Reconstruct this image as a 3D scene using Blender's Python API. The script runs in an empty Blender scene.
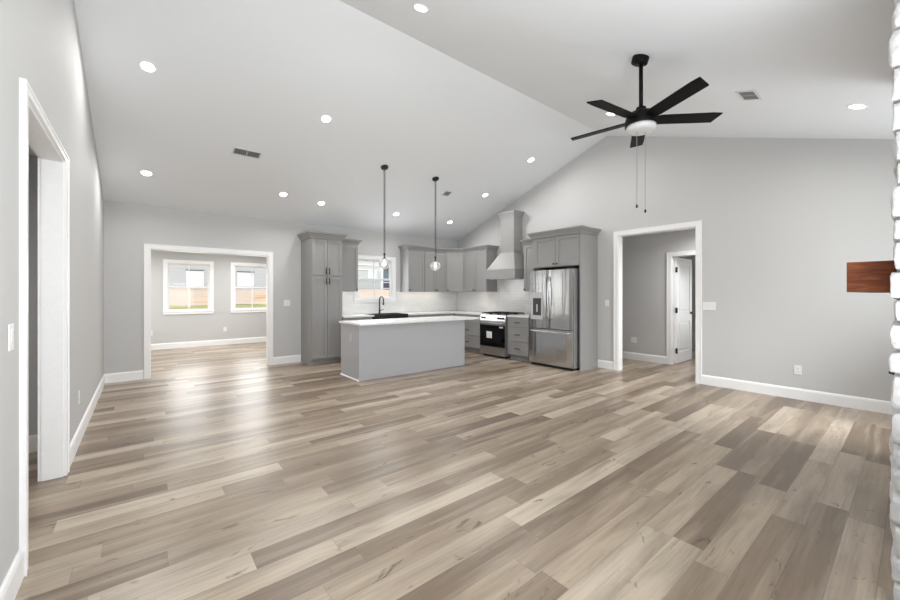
import bpy, bmesh, math, random
from mathutils import Vector, Matrix, noise
from mathutils.geometry import tessellate_polygon

C = bpy.context.scene.collection
SC = bpy.context.scene
PI = math.pi
random.seed(7)

# ------------------------------------------------------------------ camera, world, lights, exposure
CAM_H = 1.331
cam = bpy.data.cameras.new('camera')
cam.sensor_width = 36.0
cam.lens = 378.4 / 900 * 36
cam.shift_y = -6.0 / 900
cam.clip_start = 0.05
cam_o = bpy.data.objects.new('camera', cam)
cam_o.location = (0, 0, CAM_H)
cam_o.rotation_euler = (PI / 2, 0, -0.6821)
C.objects.link(cam_o)
SC.camera = cam_o

SC.view_settings.view_transform = 'Standard'
SC.view_settings.look = 'None'
SC.view_settings.gamma = 1.0
SC.view_settings.use_curve_mapping = False
SC.view_settings.exposure = 0.58
SC.cycles.max_bounces = 10
SC.cycles.diffuse_bounces = 6
SC.cycles.glossy_bounces = 4
SC.cycles.transmission_bounces = 6
SC.cycles.transparent_max_bounces = 10
SC.cycles.sample_clamp_indirect = 6.0
SC.cycles.caustics_reflective = False
SC.cycles.caustics_refractive = False
SC.cycles.use_denoising = True

world = bpy.data.worlds.new('overcast_sky')
SC.world = world
world.use_nodes = True
bg = world.node_tree.nodes['Background']
bg.inputs['Color'].default_value = (0.90, 0.95, 1.0, 1)
bg.inputs['Strength'].default_value = 1.3


def area(name, loc, direction, sx, sy, power, color=(1, 1, 1), spread=PI, shape='RECTANGLE'):
    l = bpy.data.lights.new(name, 'AREA')
    l.shape = shape
    l.size = sx
    if shape in ('RECTANGLE', 'ELLIPSE'):
        l.size_y = sy
    l.energy = power
    l.color = color
    l.spread = spread
    o = bpy.data.objects.new(name, l)
    o.location = loc
    o.rotation_euler = Vector(direction).to_track_quat('-Z', 'Y').to_euler()
    C.objects.link(o)
    return o


DAY = (0.955, 0.98, 1.0)
# daylight entering through the windows; the patio-window pair is added fill
area('fill_patio_window', (1.2, -0.50, 1.30), (0, 1, 0), 1.65, 1.7, 5, DAY)  # added fill, set in a made-up window beside the camera
area('ceiling_fill_patio_window', (1.2, -0.50, 1.30), (0, 1, 0.9), 1.65, 1.7, 90, DAY)  # added upward fill that brightens the ceiling, modelled as patio ground bounce
area('daylight_side_window', (5.22, -0.50, 1.25), (0.12, 1, -0.62), 0.75, 1.7, 11, DAY, math.radians(75))
area('ground_bounce_side_window', (5.22, -0.50, 1.25), (0, 1, 0.9), 0.75, 1.7, 21, DAY)
area('daylight_sunroom_side', (-1.52, 9.05, 1.45), (1, 0, -0.1), 0.62, 1.3, 2.6, DAY)
area('daylight_sunroom_side', (-1.52, 10.25, 1.45), (1, 0, -0.1), 0.62, 1.3, 2.6, DAY)
area('daylight_sunroom_window', (0.9, 11.38, 1.5), (0, -1, -0.1), 0.75, 1.05, 9, DAY)
area('daylight_sunroom_window', (2.33, 11.38, 1.5), (0, -1, -0.1), 0.75, 1.05, 9, DAY)
area('daylight_kitchen_window', (4.04, 7.56, 1.66), (0, -1, -0.1), 0.8, 0.82, 10, DAY)
area('daylight_bedroom', (10.2, 1.95, 1.2), (-1, 0.25, 0), 1.2, 1.4, 10, DAY)

DOWNLIGHT_POWER = 6.6
DOWNLIGHT_COLOR = (1.0, 0.985, 0.965)

# ceiling planes
YB, ZB, YR, ZR = 7.62, 2.725, 3.49, 4.15
XL, XR, YN = -0.449, 6.43, -0.55
KF = (ZR - ZB) / (YB - YR)
KN = 1.0 / 3.0


def zceil(y):
    return ZR - KF * (y - YR) if y > YR else ZR - KN * (YR - y)


# ------------------------------------------------------------------ materials
MATS = {}


def new_mat(name):
    m = bpy.data.materials.new(name)
    m.use_nodes = True
    nt = m.node_tree
    return m, nt, nt.nodes['Principled BSDF']


def N(nt, kind, **kw):
    n = nt.nodes.new(kind)
    for k, v in kw.items():
        if k.startswith('_'):
            setattr(n, k[1:], v)
    return n


def mth(nt, op, a, b=None, c=None):
    n = nt.nodes.new('ShaderNodeMath')
    n.operation = op
    for i, v in enumerate((a, b, c)):
        if v is None:
            continue
        if isinstance(v, (int, float)):
            n.inputs[i].default_value = v
        else:
            nt.links.new(v, n.inputs[i])
    return n.outputs[0]


def comb(nt, x, y, z):
    n = nt.nodes.new('ShaderNodeCombineXYZ')
    for i, v in enumerate((x, y, z)):
        if isinstance(v, (int, float)):
            n.inputs[i].default_value = v
        else:
            nt.links.new(v, n.inputs[i])
    return n.outputs[0]


def ramp(nt, fac, stops):
    n = nt.nodes.new('ShaderNodeValToRGB')
    e = n.color_ramp.elements
    while len(e) < len(stops):
        e.new(0.5)
    for el, (p, c) in zip(e, stops):
        el.position = p
        el.color = (c[0], c[1], c[2], 1) if not isinstance(c, (int, float)) else (c, c, c, 1)
    nt.links.new(fac, n.inputs[0])
    return n.outputs[0]


def mix(nt, fac, a, b, mode='MIX'):
    n = nt.nodes.new('ShaderNodeMix')
    n.data_type = 'RGBA'
    n.blend_type = mode
    for sock, v in ((n.inputs[0], fac), (n.inputs[6], a), (n.inputs[7], b)):
        if isinstance(v, (int, float)):
            sock.default_value = v
        elif isinstance(v, tuple):
            sock.default_value = (*v, 1)
        else:
            nt.links.new(v, sock)
    return n.outputs[2]


def noise_tex(nt, vec, scale, detail=4, rough=0.55, dist=0.0):
    n = nt.nodes.new('ShaderNodeTexNoise')
    n.inputs['Scale'].default_value = scale
    n.inputs['Detail'].default_value = detail
    n.inputs['Roughness'].default_value = rough
    n.inputs['Distortion'].default_value = dist
    if vec is not None:
        nt.links.new(vec, n.inputs['Vector'])
    return n.outputs['Fac']


def coords(nt, scale=(1, 1, 1)):
    t = nt.nodes.new('ShaderNodeTexCoord')
    mp = nt.nodes.new('ShaderNodeMapping')
    mp.inputs['Scale'].default_value = scale
    nt.links.new(t.outputs['Object'], mp.inputs['Vector'])
    return mp.outputs['Vector']


def bump(nt, bsdf, height, strength=0.2, dist=0.01):
    b = nt.nodes.new('ShaderNodeBump')
    b.inputs['Strength'].default_value = strength
    b.inputs['Distance'].default_value = dist
    nt.links.new(height, b.inputs['Height'])
    nt.links.new(b.outputs['Normal'], bsdf.inputs['Normal'])


def paint(name, col, rough=0.6, metal=0.0, spec=0.5, tex=0.0, tex_scale=40.0):
    m, nt, b = new_mat(name)
    b.inputs['Roughness'].default_value = rough
    b.inputs['Metallic'].default_value = metal
    b.inputs['Specular IOR Level'].default_value = spec
    v = coords(nt)
    f = noise_tex(nt, v, tex_scale, 3)
    lo = tuple(c * 0.985 for c in col)
    hi = tuple(min(1, c * 1.015) for c in col)
    nt.links.new(ramp(nt, f, [(0.3, lo), (0.7, hi)]), b.inputs['Base Color'])
    if tex:
        bump(nt, b, f, tex, 0.002)
    MATS[name] = m
    return m


paint('wall_paint', (0.575, 0.575, 0.575), 0.75, spec=0.3, tex=0.06, tex_scale=180)
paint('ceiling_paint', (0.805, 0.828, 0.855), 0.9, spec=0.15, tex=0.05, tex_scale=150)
paint('trim_white', (0.90, 0.90, 0.905), 0.42)
paint('door_white', (0.86, 0.86, 0.865), 0.45)
paint('cabinet_grey', (0.30, 0.297, 0.292), 0.45)
paint('cabinet_gap', (0.12, 0.12, 0.12), 0.8)
paint('island_daylit_grey', (0.44, 0.45, 0.475), 0.5)  # cabinet paint, lightened and blued: daylight put into its colour
paint('black_metal', (0.012, 0.012, 0.013), 0.45, 0.0, 0.5)
paint('black_matte', (0.015, 0.015, 0.015), 0.6)
paint('black_glass', (0.004, 0.004, 0.005), 0.08, spec=0.25)
paint('sink_black', (0.012, 0.012, 0.013), 0.35)
paint('cast_iron', (0.01, 0.01, 0.01), 0.7)
paint('plastic_white', (0.82, 0.82, 0.82), 0.4)
paint('plastic_dark', (0.05, 0.05, 0.05), 0.5)
paint('oven_glass', (0.009, 0.009, 0.010), 0.12, spec=0.25)
paint('dispenser_grey', (0.55, 0.55, 0.56), 0.4)
paint('paper_white', (0.80, 0.80, 0.78), 0.8)
paint('fan_black', (0.004, 0.004, 0.0043), 0.5, spec=0.15)
paint('chain_steel', (0.45, 0.45, 0.45), 0.35, 1.0)
paint('chain_bronze', (0.025, 0.024, 0.023), 0.5, 0.5)
paint('vent_grey', (0.34, 0.34, 0.34), 0.5)
paint('vent_white', (0.70, 0.70, 0.70), 0.5)
paint('vent_dark', (0.06, 0.06, 0.06), 0.8)
paint('firebox_black', (0.01, 0.01, 0.01), 0.7)
paint('hood_black', (0.02, 0.02, 0.02), 0.5)
paint('roof_shingle', (0.12, 0.12, 0.13), 0.9)
paint('shutter_blue', (0.26, 0.31, 0.36), 0.7)
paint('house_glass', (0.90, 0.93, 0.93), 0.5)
paint('house_dark_glass', (0.10, 0.09, 0.11), 0.2)


def quartz():
    m, nt, b = new_mat('quartz_white')
    v = coords(nt)
    f = noise_tex(nt, v, 3.0, 6, 0.6, 1.5)
    nt.links.new(ramp(nt, f, [(0.35, (0.80, 0.80, 0.80)), (0.6, (0.86, 0.86, 0.855))]), b.inputs['Base Color'])
    b.inputs['Roughness'].default_value = 0.18
    MATS['quartz_white'] = m


quartz()


def stainless():
    m, nt, b = new_mat('stainless_steel')
    b.inputs['Metallic'].default_value = 1.0
    v = coords(nt, (9, 9, 0.6))
    f = noise_tex(nt, v, 1.0, 2, 0.5, 0.4)
    v2 = coords(nt, (3, 3, 220))
    g = noise_tex(nt, v2, 1.0, 2)
    nt.links.new(ramp(nt, g, [(0.3, (0.52, 0.52, 0.515)), (0.7, (0.60, 0.595, 0.59))]), b.inputs['Base Color'])
    b.inputs['Roughness'].default_value = 0.17
    bump(nt, b, f, 0.38, 0.02)
    MATS['stainless_steel'] = m
    paint('steel_plain', (0.52, 0.52, 0.52), 0.33, 1.0)
    paint('fridge_side', (0.30, 0.30, 0.31), 0.45, 0.3)


stainless()


def tile():
    m, nt, b = new_mat('backsplash_tile')
    t = nt.nodes.new('ShaderNodeTexCoord')
    s = nt.nodes.new('ShaderNodeSeparateXYZ')
    nt.links.new(t.outputs['Object'], s.inputs[0])
    u = mth(nt, 'ADD', s.outputs[0], s.outputs[1])
    br = nt.nodes.new('ShaderNodeTexBrick')
    br.inputs['Scale'].default_value = 1.0
    br.inputs['Brick Width'].default_value = 0.20
    br.inputs['Row Height'].default_value = 0.066
    br.inputs['Mortar Size'].default_value = 0.0016
    br.inputs['Color1'].default_value = (0.82, 0.815, 0.80, 1)
    br.inputs['Color2'].default_value = (0.78, 0.775, 0.765, 1)
    br.inputs['Mortar'].default_value = (0.68, 0.675, 0.66, 1)
    nt.links.new(comb(nt, u, s.outputs[2], 0.0), br.inputs['Vector'])
    nt.links.new(br.outputs['Color'], b.inputs['Base Color'])
    b.inputs['Roughness'].default_value = 0.16
    f = noise_tex(nt, t.outputs['Object'], 22, 2)
    h = mth(nt, 'SUBTRACT', f, br.outputs['Fac'])
    bump(nt, b, h, 0.25, 0.004)
    MATS['backsplash_tile'] = m


tile()


def floor_mat():
    m, nt, b = new_mat('oak_vinyl_plank')
    t = nt.nodes.new('ShaderNodeTexCoord')
    s = nt.nodes.new('ShaderNodeSeparateXYZ')
    nt.links.new(t.outputs['Object'], s.inputs[0])
    x, y = s.outputs[0], s.outputs[1]
    PW, PL = 0.146, 1.22
    yr = mth(nt, 'DIVIDE', mth(nt, 'ADD', y, 0.035), PW)
    row = mth(nt, 'FLOOR', yr)
    wn = nt.nodes.new('ShaderNodeTexWhiteNoise')
    wn.noise_dimensions = '1D'
    nt.links.new(mth(nt, 'ADD', row, 31.7), wn.inputs['W'])
    xs = mth(nt, 'ADD', mth(nt, 'DIVIDE', x, PL), mth(nt, 'MULTIPLY', wn.outputs['Value'], 5.0))
    col = mth(nt, 'FLOOR', xs)
    wid = nt.nodes.new('ShaderNodeTexWhiteNoise')
    wid.noise_dimensions = '3D'
    nt.links.new(comb(nt, col, row, 3.3), wid.inputs['Vector'])
    v1 = wid.outputs['Value']
    sc = nt.nodes.new('ShaderNodeSeparateColor')
    nt.links.new(wid.outputs['Color'], sc.inputs[0])
    r1, r2 = sc.outputs[0], sc.outputs[1]
    base = ramp(nt, v1, [(0.0, (0.165, 0.119, 0.083)), (0.22, (0.222, 0.164, 0.114)), (0.45, (0.312, 0.240, 0.171)),
                         (0.70, (0.420, 0.340, 0.256)), (1.0, (0.520, 0.440, 0.350))])
    off = mth(nt, 'MULTIPLY', r1, 37.0)
    off2 = mth(nt, 'MULTIPLY', r2, 53.0)

    def stretched(kx, ky, kz, detail, rough, dist):
        v = comb(nt, mth(nt, 'ADD', mth(nt, 'MULTIPLY', x, kx), off), mth(nt, 'ADD', mth(nt, 'MULTIPLY', y, ky), off2), kz)
        return noise_tex(nt, v, 1.0, detail, rough, dist)

    # cloudy tone within a plank
    cloud = stretched(1.1, 8.0, 0.0, 4, 0.5, 0.5)
    base = mix(nt, ramp(nt, cloud, [(0.40, 0.0), (0.68, 0.65)]), base, (0.173, 0.128, 0.090))
    pale = stretched(0.9, 11.0, 9.0, 3, 0.5, 0.4)
    base = mix(nt, ramp(nt, pale, [(0.50, 0.0), (0.72, 0.45)]), base, (0.493, 0.410, 0.313))
    # fine grain
    grain = stretched(2.4, 60.0, 2.0, 6, 0.65, 0.9)
    base = mix(nt, 0.42, base, ramp(nt, grain, [(0.25, 0.22), (0.5, 0.5), (0.75, 0.68)]), 'OVERLAY')
    # knots and cracks
    kn = stretched(4.2, 14.0, 4.0, 6, 0.66, 1.1)
    base = mix(nt, ramp(nt, kn, [(0.615, 0.0), (0.70, 0.85)]), base, (0.079, 0.060, 0.046))
    # seams
    fy = mth(nt, 'FRACT', yr)
    fx = mth(nt, 'FRACT', xs)
    ey = mth(nt, 'MINIMUM', fy, mth(nt, 'SUBTRACT', 1.0, fy))
    ex = mth(nt, 'MINIMUM', fx, mth(nt, 'SUBTRACT', 1.0, fx))
    sy = mth(nt, 'LESS_THAN', ey, 0.009)
    sx = mth(nt, 'LESS_THAN', ex, 0.0011)
    seam = mth(nt, 'MAXIMUM', sy, sx)
    base = mix(nt, mth(nt, 'MULTIPLY', seam, 0.45), base, (0.10, 0.08, 0.065))
    nt.links.new(base, b.inputs['Base Color'])
    rg = mth(nt, 'ADD', 0.25, mth(nt, 'MULTIPLY', grain, 0.16))
    nt.links.new(rg, b.inputs['Roughness'])
    b.inputs['Specular IOR Level'].default_value = 0.5
    bump(nt, b, mth(nt, 'SUBTRACT', mth(nt, 'MULTIPLY', grain, 0.35), seam), 0.12, 0.002)
    MATS['oak_vinyl_plank'] = m


floor_mat()


def mantel_mat():
    m, nt, b = new_mat('stained_wood')
    v = coords(nt, (3.0, 5.0, 34))
    f = noise_tex(nt, v, 1.0, 6, 0.6, 1.4)
    nt.links.new(ramp(nt, f, [(0.25, (0.055, 0.012, 0.004)), (0.5, (0.135, 0.034, 0.010)), (0.75, (0.25, 0.075, 0.022))]), b.inputs['Base Color'])
    b.inputs['Roughness'].default_value = 0.6
    b.inputs['Specular IOR Level'].default_value = 0.25
    MATS['stained_wood'] = m


mantel_mat()


def stone_mat():
    m, nt, b = new_mat('painted_stone')
    v = coords(nt)
    f = noise_tex(nt, v, 26, 6, 0.65)
    nt.links.new(ramp(nt, f, [(0.3, (0.58, 0.58, 0.585)), (0.6, (0.68, 0.68, 0.68))]), b.inputs['Base Color'])
    b.inputs['Roughness'].default_value = 0.8
    bump(nt, b, f, 0.6, 0.012)
    MATS['painted_stone'] = m
    paint('mortar', (0.50, 0.50, 0.50), 0.95, tex=0.4, tex_scale=60)


stone_mat()


def siding_mat(name, col, pitch):
    m, nt, b = new_mat(name)
    t = nt.nodes.new('ShaderNodeTexCoord')
    s = nt.nodes.new('ShaderNodeSeparateXYZ')
    nt.links.new(t.outputs['Object'], s.inputs[0])
    f = mth(nt, 'FRACT', mth(nt, 'DIVIDE', s.outputs[2], pitch))
    nt.links.new(ramp(nt, f, [(0.0, tuple(c * 0.72 for c in col)), (0.1, col), (1.0, col)]), b.inputs['Base Color'])
    b.inputs['Roughness'].default_value = 0.7
    bump(nt, b, f, 0.3, 0.02)
    MATS[name] = m


siding_mat('siding_grey', (0.62, 0.62, 0.63), 0.14)
siding_mat('siding_white', (0.70, 0.70, 0.69), 0.16)


def clay_mat():
    m, nt, b = new_mat('red_clay')
    v = coords(nt, (0.5, 3.0, 7.0))
    f = noise_tex(nt, v, 1.2, 5, 0.6, 0.6)
    nt.links.new(ramp(nt, f, [(0.3, (0.40, 0.22, 0.14)), (0.42, (0.78, 0.50, 0.30)), (0.55, (0.60, 0.52, 0.48)), (0.68, (0.84, 0.58, 0.36))]), b.inputs['Base Color'])
    b.inputs['Roughness'].default_value = 0.95
    bump(nt, b, f, 0.5, 0.05)
    MATS['red_clay'] = m
    m, nt, b = new_mat('lawn_grass')
    v = coords(nt)
    f = noise_tex(nt, v, 9, 6, 0.7)
    nt.links.new(ramp(nt, f, [(0.3, (0.30, 0.28, 0.10)), (0.7, (0.55, 0.50, 0.24))]), b.inputs['Base Color'])
    b.inputs['Roughness'].default_value = 1.0
    bump(nt, b, f, 0.5, 0.05)
    MATS['lawn_grass'] = m


clay_mat()


def glass_mat(name, tint=(1, 1, 1), refl=1.0, haze=0.0):
    m = bpy.data.materials.new(name)
    m.use_nodes = True
    nt = m.node_tree
    nt.nodes.clear()
    out = nt.nodes.new('ShaderNodeOutputMaterial')
    tr = nt.nodes.new('ShaderNodeBsdfTransparent')
    tr.inputs[0].default_value = (*tint, 1)
    gl = nt.nodes.new('ShaderNodeBsdfGlossy')
    gl.inputs['Roughness'].default_value = 0.02
    fr = nt.nodes.new('ShaderNodeFresnel')
    fr.inputs['IOR'].default_value = 1.45
    mx = nt.nodes.new('ShaderNodeMixShader')
    nt.links.new(mth(nt, 'MULTIPLY', fr.outputs[0], refl), mx.inputs[0])
    nt.links.new(tr.outputs[0], mx.inputs[1])
    nt.links.new(gl.outputs[0], mx.inputs[2])
    last = mx.outputs[0]
    if haze:
        df = nt.nodes.new('ShaderNodeBsdfDiffuse')
        df.inputs[0].default_value = (0.9, 0.9, 0.9, 1)
        m2 = nt.nodes.new('ShaderNodeMixShader')
        m2.inputs[0].default_value = haze
        nt.links.new(last, m2.inputs[1])
        nt.links.new(df.outputs[0], m2.inputs[2])
        last = m2.outputs[0]
    nt.links.new(last, out.inputs[0])
    MATS[name] = m


glass_mat('window_glass', (0.97, 0.985, 0.985), 0.15)
glass_mat('globe_glass', (0.97, 0.98, 0.98), 0.8, 0.28)


def emit_mat(name, col, strength):
    m, nt, b = new_mat(name)
    b.inputs['Base Color'].default_value = (0.8, 0.8, 0.8, 1)
    b.inputs['Emission Color'].default_value = (*col, 1)
    b.inputs['Emission Strength'].default_value = strength
    MATS[name] = m


emit_mat('downlight_lens', (1.0, 0.98, 0.95), 5.0)
emit_mat('fill_panel_glow', (1.0, 0.99, 0.975), 2.5)  # glowing face of the added fill panels
emit_mat('bulb_glow', (1.0, 0.95, 0.88), 1.6)
paint('frosted_bowl', (0.66, 0.67, 0.67), 0.35)


# ------------------------------------------------------------------ mesh helpers
class MB:
    """collects shapes in one bmesh; build() links them as ONE mesh object"""

    def __init__(self):
        self.bm = bmesh.new()

    def box(self, x0, x1, y0, y1, z0, z1, bev=0.0):
        x0, x1 = min(x0, x1), max(x0, x1)
        y0, y1 = min(y0, y1), max(y0, y1)
        z0, z1 = min(z0, z1), max(z0, z1)
        r = bmesh.ops.create_cube(self.bm, size=1.0)
        vs = r['verts']
        for v in vs:
            v.co = Vector(((x0 + x1) / 2 + v.co.x * (x1 - x0), (y0 + y1) / 2 + v.co.y * (y1 - y0), (z0 + z1) / 2 + v.co.z * (z1 - z0)))
        if bev:
            es = list({e for v in vs for e in v.link_edges})
            bmesh.ops.bevel(self.bm, geom=es, offset=bev, segments=2, affect='EDGES', profile=0.6)
        return self

    def lathe(self, prof, center=(0, 0, 0), seg=32, axis='Z', caps=True):
        """prof: list of (r, h) from bottom to top"""
        rings = []
        cx, cy, cz = center
        for r, h in prof:
            ring = []
            for i in range(seg):
                a = 2 * PI * i / seg
                p = (r * math.cos(a), r * math.sin(a), h)
                if axis == 'Y':
                    p = (p[0], -p[2], p[1])
                elif axis == 'X':
                    p = (p[2], p[0], p[1])
                ring.append(self.bm.verts.new((cx + p[0], cy + p[1], cz + p[2])))
            rings.append(ring)
        for a, b in zip(rings, rings[1:]):
            for i in range(seg):
                j = (i + 1) % seg
                self.bm.faces.new((a[i], a[j], b[j], b[i]))
        if caps:
            if prof[0][0] > 1e-6:
                self.bm.faces.new(list(reversed(rings[0])))
            if prof[-1][0] > 1e-6:
                self.bm.faces.new(rings[-1])
        return self

    def tube(self, pts, r, seg=10, closed=False):
        pts = [Vector(p) for p in pts]
        n = len(pts)
        rings = []
        up = Vector((0, 0, 1))
        prev = None
        for i, p in enumerate(pts):
            if closed:
                t = (pts[(i + 1) % n] - pts[i - 1]).normalized()
            else:
                t = (pts[min(i + 1, n - 1)] - pts[max(i - 1, 0)]).normalized()
            if prev is None:
                u = t.cross(up)
                if u.length < 1e-4:
                    u = t.cross(Vector((1, 0, 0)))
            else:
                u = prev - t * prev.dot(t)
            u.normalize()
            prev = u
            w = t.cross(u)
            rr = r[i] if isinstance(r, (list, tuple)) else r
            rings.append([self.bm.verts.new(p + (u * math.cos(2 * PI * k / seg) + w * math.sin(2 * PI * k / seg)) * rr) for k in range(seg)])
        m = n if closed else n - 1
        for i in range(m):
            a, b = rings[i], rings[(i + 1) % n]
            for k in range(seg):
                j = (k + 1) % seg
                self.bm.faces.new((a[k], a[j], b[j], b[k]))
        if not closed:
            self.bm.faces.new(list(reversed(rings[0])))
            self.bm.faces.new(rings[-1])
        return self

    def prism(self, poly, holes, to3d, depth):
        """2D outline with holes, extruded: to3d(u, v, w) with w in {0, depth}"""
        loops = [poly] + list(holes)
        tris = tessellate_polygon([[Vector((u, v, 0)) for u, v in lp] for lp in loops])
        flat = [p for lp in loops for p in lp]
        A = [self.bm.verts.new(to3d(u, v, 0)) for u, v in flat]
        B = [self.bm.verts.new(to3d(u, v, depth)) for u, v in flat]
        for a, b, c in tris:
            self.bm.faces.new((A[a], A[b], A[c]))
            self.bm.faces.new((B[c], B[b], B[a]))
        k = 0
        for lp in loops:
            n = len(lp)
            for i in range(n):
                j = (i + 1) % n
                self.bm.faces.new((A[k + i], A[k + j], B[k + j], B[k + i]))
            k += n
        return self

    def sweep(self, path, prof, closed_ends=True, end_dirs=None):
        """profile (out, z) swept along an xy path, out = to the right of travel, mitred"""
        pts = [Vector((p[0], p[1])) for p in path]
        n = len(pts)
        offs = []
        for i in range(n):
            def nrm(a, b):
                t = (b - a).normalized()
                return Vector((t.y, -t.x))
            if i == 0:
                m = nrm(pts[0], pts[1])
            elif i == n - 1:
                m = nrm(pts[-2], pts[-1])
            else:
                n1, n2 = nrm(pts[i - 1], pts[i]), nrm(pts[i], pts[i + 1])
                m = (n1 + n2)
                m = m / max(1e-6, m.dot(n1))
            offs.append(m)
        rings = [[self.bm.verts.new((p.x + m.x * o, p.y + m.y * o, z)) for o, z in prof] for p, m in zip(pts, offs)]
        q = len(prof)
        for a, b in zip(rings, rings[1:]):
            for k in range(q):
                j = (k + 1) % q
                self.bm.faces.new((a[k], a[j], b[j], b[k]))
        self.bm.faces.new(list(reversed(rings[0])))
        self.bm.faces.new(rings[-1])
        return self

    def xform(self, mat):
        bmesh.ops.transform(self.bm, matrix=mat, verts=self.bm.verts)
        return self

    def build(self, name, mat, parent=None, smooth=False, loc=None):
        bmesh.ops.recalc_face_normals(self.bm, faces=self.bm.faces)
        me = bpy.data.meshes.new(name)
        self.bm.to_mesh(me)
        self.bm.free()
        if smooth:
            for p in me.polygons:
                p.use_smooth = True
        me.materials.append(MATS[mat])
        o = bpy.data.objects.new(name, me)
        C.objects.link(o)
        if parent is not None:
            o.parent = parent
        if loc is not None:
            o.location = loc
        if smooth == 'auto':
            md = o.modifiers.new('edges', 'EDGE_SPLIT')
            md.split_angle = math.radians(40)
        return o


def tag(o, label, cat, group=None, kind=None):
    o['label'] = label
    o['category'] = cat
    if group:
        o['group'] = group
    if kind:
        o['kind'] = kind
    return o


def struct(o, label=None):
    o['kind'] = 'structure'
    if label:
        o['label'] = label
    return o


def thing(name, label, cat, loc=(0, 0, 0), rz=0.0, group=None):
    o = bpy.data.objects.new(name, None)
    o.empty_display_size = 0.1
    o.location = loc
    o.rotation_euler = (0, 0, rz)
    C.objects.link(o)
    return tag(o, label, cat, group)


def sempty(name, loc=(0, 0, 0), rz=0.0, label=None):
    o = bpy.data.objects.new(name, None)
    o.empty_display_size = 0.1
    o.location = loc
    o.rotation_euler = (0, 0, rz)
    C.objects.link(o)
    return struct(o, label)


def copy_tree(o, parent=None):
    c = o.copy()
    C.objects.link(c)
    if parent is not None:
        c.parent = parent
    for ch in list(o.children):
        copy_tree(ch, c)
    return c


FLIP = -PI / 2          # things on the right wall: front faces -X, local x runs towards smaller Y


# ------------------------------------------------------------------ large structure
b = MB()
b.box(-0.585, 6.55, -0.67, 7.74, -0.12, 0)
b.box(-1.72, 3.42, 7.74, 11.57, -0.12, 0)
b.box(-2.72, -0.585, 1.3, 4.82, -0.12, 0)
b.box(6.55, 10.42, 0.6, 5.3, -0.12, 0)
struct(b.build('floor', 'oak_vinyl_plank'), 'light oak plank floor running through all the rooms')


def rect(a0, a1, z0, z1):
    return [(a0, z0), (a1, z0), (a1, z1), (a0, z1)]


def wall_x(name, x, t, poly, holes=(), label=None):     # wall whose face is at X = x, thickness along +t
    b = MB()
    b.prism(poly, holes, lambda u, v, w: (x + w, u, v), t)
    return struct(b.build(name, 'wall_paint'), label)


def wall_y(name, y, t, poly, holes=(), label=None):
    b = MB()
    b.prism(poly, holes, lambda u, v, w: (u, y + w, v), t)
    return struct(b.build(name, 'wall_paint'), label)


UP = 0.03
gable = [(-0.67, -0.1), (7.74, -0.1), (7.74, zceil(7.74) + UP), (YR, ZR + UP), (-0.67, zceil(-0.67) + UP)]
OL = (2.715, 3.93, 2.305)       # opening in the left wall: Y0, Y1, top
OB = (0.085, 1.830, 2.050)        # opening in the back wall: X0, X1, top
OR = (2.068, 3.272, 2.352)     # opening in the right wall
KW = (3.60, 4.475, 1.225, 2.10)  # kitchen window
wall_x('wall_left', XL, -0.11, gable, [rect(OL[0], OL[1], -0.05, OL[2])])
wall_x('wall_right', XR, 0.12, gable, [rect(OR[0], OR[1], -0.05, OR[2])])
wall_y('wall_back', YB, 0.12, rect(XL, XR, -0.1, ZB + UP), [rect(OB[0], OB[1], -0.05, OB[2]), rect(*KW)])
wall_y('wall_near', YN, -0.12, rect(XL, XR, -0.1, zceil(YN) + UP), [rect(0.35, 2.05, 0.4, 2.2), rect(4.82, 5.62, 0.35, 2.15)])
b = MB()
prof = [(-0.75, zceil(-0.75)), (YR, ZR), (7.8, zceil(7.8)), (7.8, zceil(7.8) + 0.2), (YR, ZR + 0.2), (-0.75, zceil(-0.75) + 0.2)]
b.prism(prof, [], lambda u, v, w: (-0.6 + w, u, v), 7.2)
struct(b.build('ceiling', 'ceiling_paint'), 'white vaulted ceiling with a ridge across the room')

# rooms beyond the openings
SW = [(0.46, 1.345, 0.91, 2.095), (1.885, 2.785, 0.91, 2.095)]
YS = 11.45
wall_y('wall_sunroom_back', YS, 0.12, rect(-1.72, 3.42, -0.1, 2.53), [rect(*w) for w in SW])
wall_x('wall_sunroom_left', -1.6, -0.12, rect(7.74, YS, -0.1, 2.53), [rect(8.7, 9.4, 0.75, 2.15), rect(9.9, 10.6, 0.75, 2.15)])
wall_x('wall_sunroom_right', 3.3, 0.12, rect(7.74, YS, -0.1, 2.53))
b = MB()
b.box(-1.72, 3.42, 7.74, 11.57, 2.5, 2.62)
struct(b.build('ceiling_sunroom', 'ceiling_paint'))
wall_y('wall_passage_back', 4.70, 0.12, rect(-2.72, -0.585, -0.1, 2.53))
wall_x('wall_passage_left', -2.6, -0.12, rect(1.3, 4.70, -0.1, 2.53))
wall_y('wall_passage_near', 1.42, -0.12, rect(-2.6, -0.585, -0.1, 2.53))
b = MB()
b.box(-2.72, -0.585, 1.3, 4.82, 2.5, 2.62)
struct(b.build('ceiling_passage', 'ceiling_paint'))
XH = 7.745
HD = (2.095, 2.915, 2.05)
wall_x('wall_hall', XH, 0.12, rect(0.6, 5.3, -0.1, 2.53), [rect(HD[0], HD[1], -0.05, HD[2])])
wall_y('wall_hall_back', 5.18, 0.12, rect(6.55, 10.42, -0.1, 2.53))
wall_y('wall_hall_near', 0.72, -0.12, rect(6.55, 10.42, -0.1, 2.53))
BW = (1.3, 2.55, 0.42, 1.93)
wall_x('wall_bedroom_right', 10.3, 0.12, rect(0.72, 5.18, -0.1, 2.53), [rect(*BW)])
b = MB()
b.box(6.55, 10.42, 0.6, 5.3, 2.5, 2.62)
struct(b.build('ceiling_hall', 'ceiling_paint'))



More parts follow.
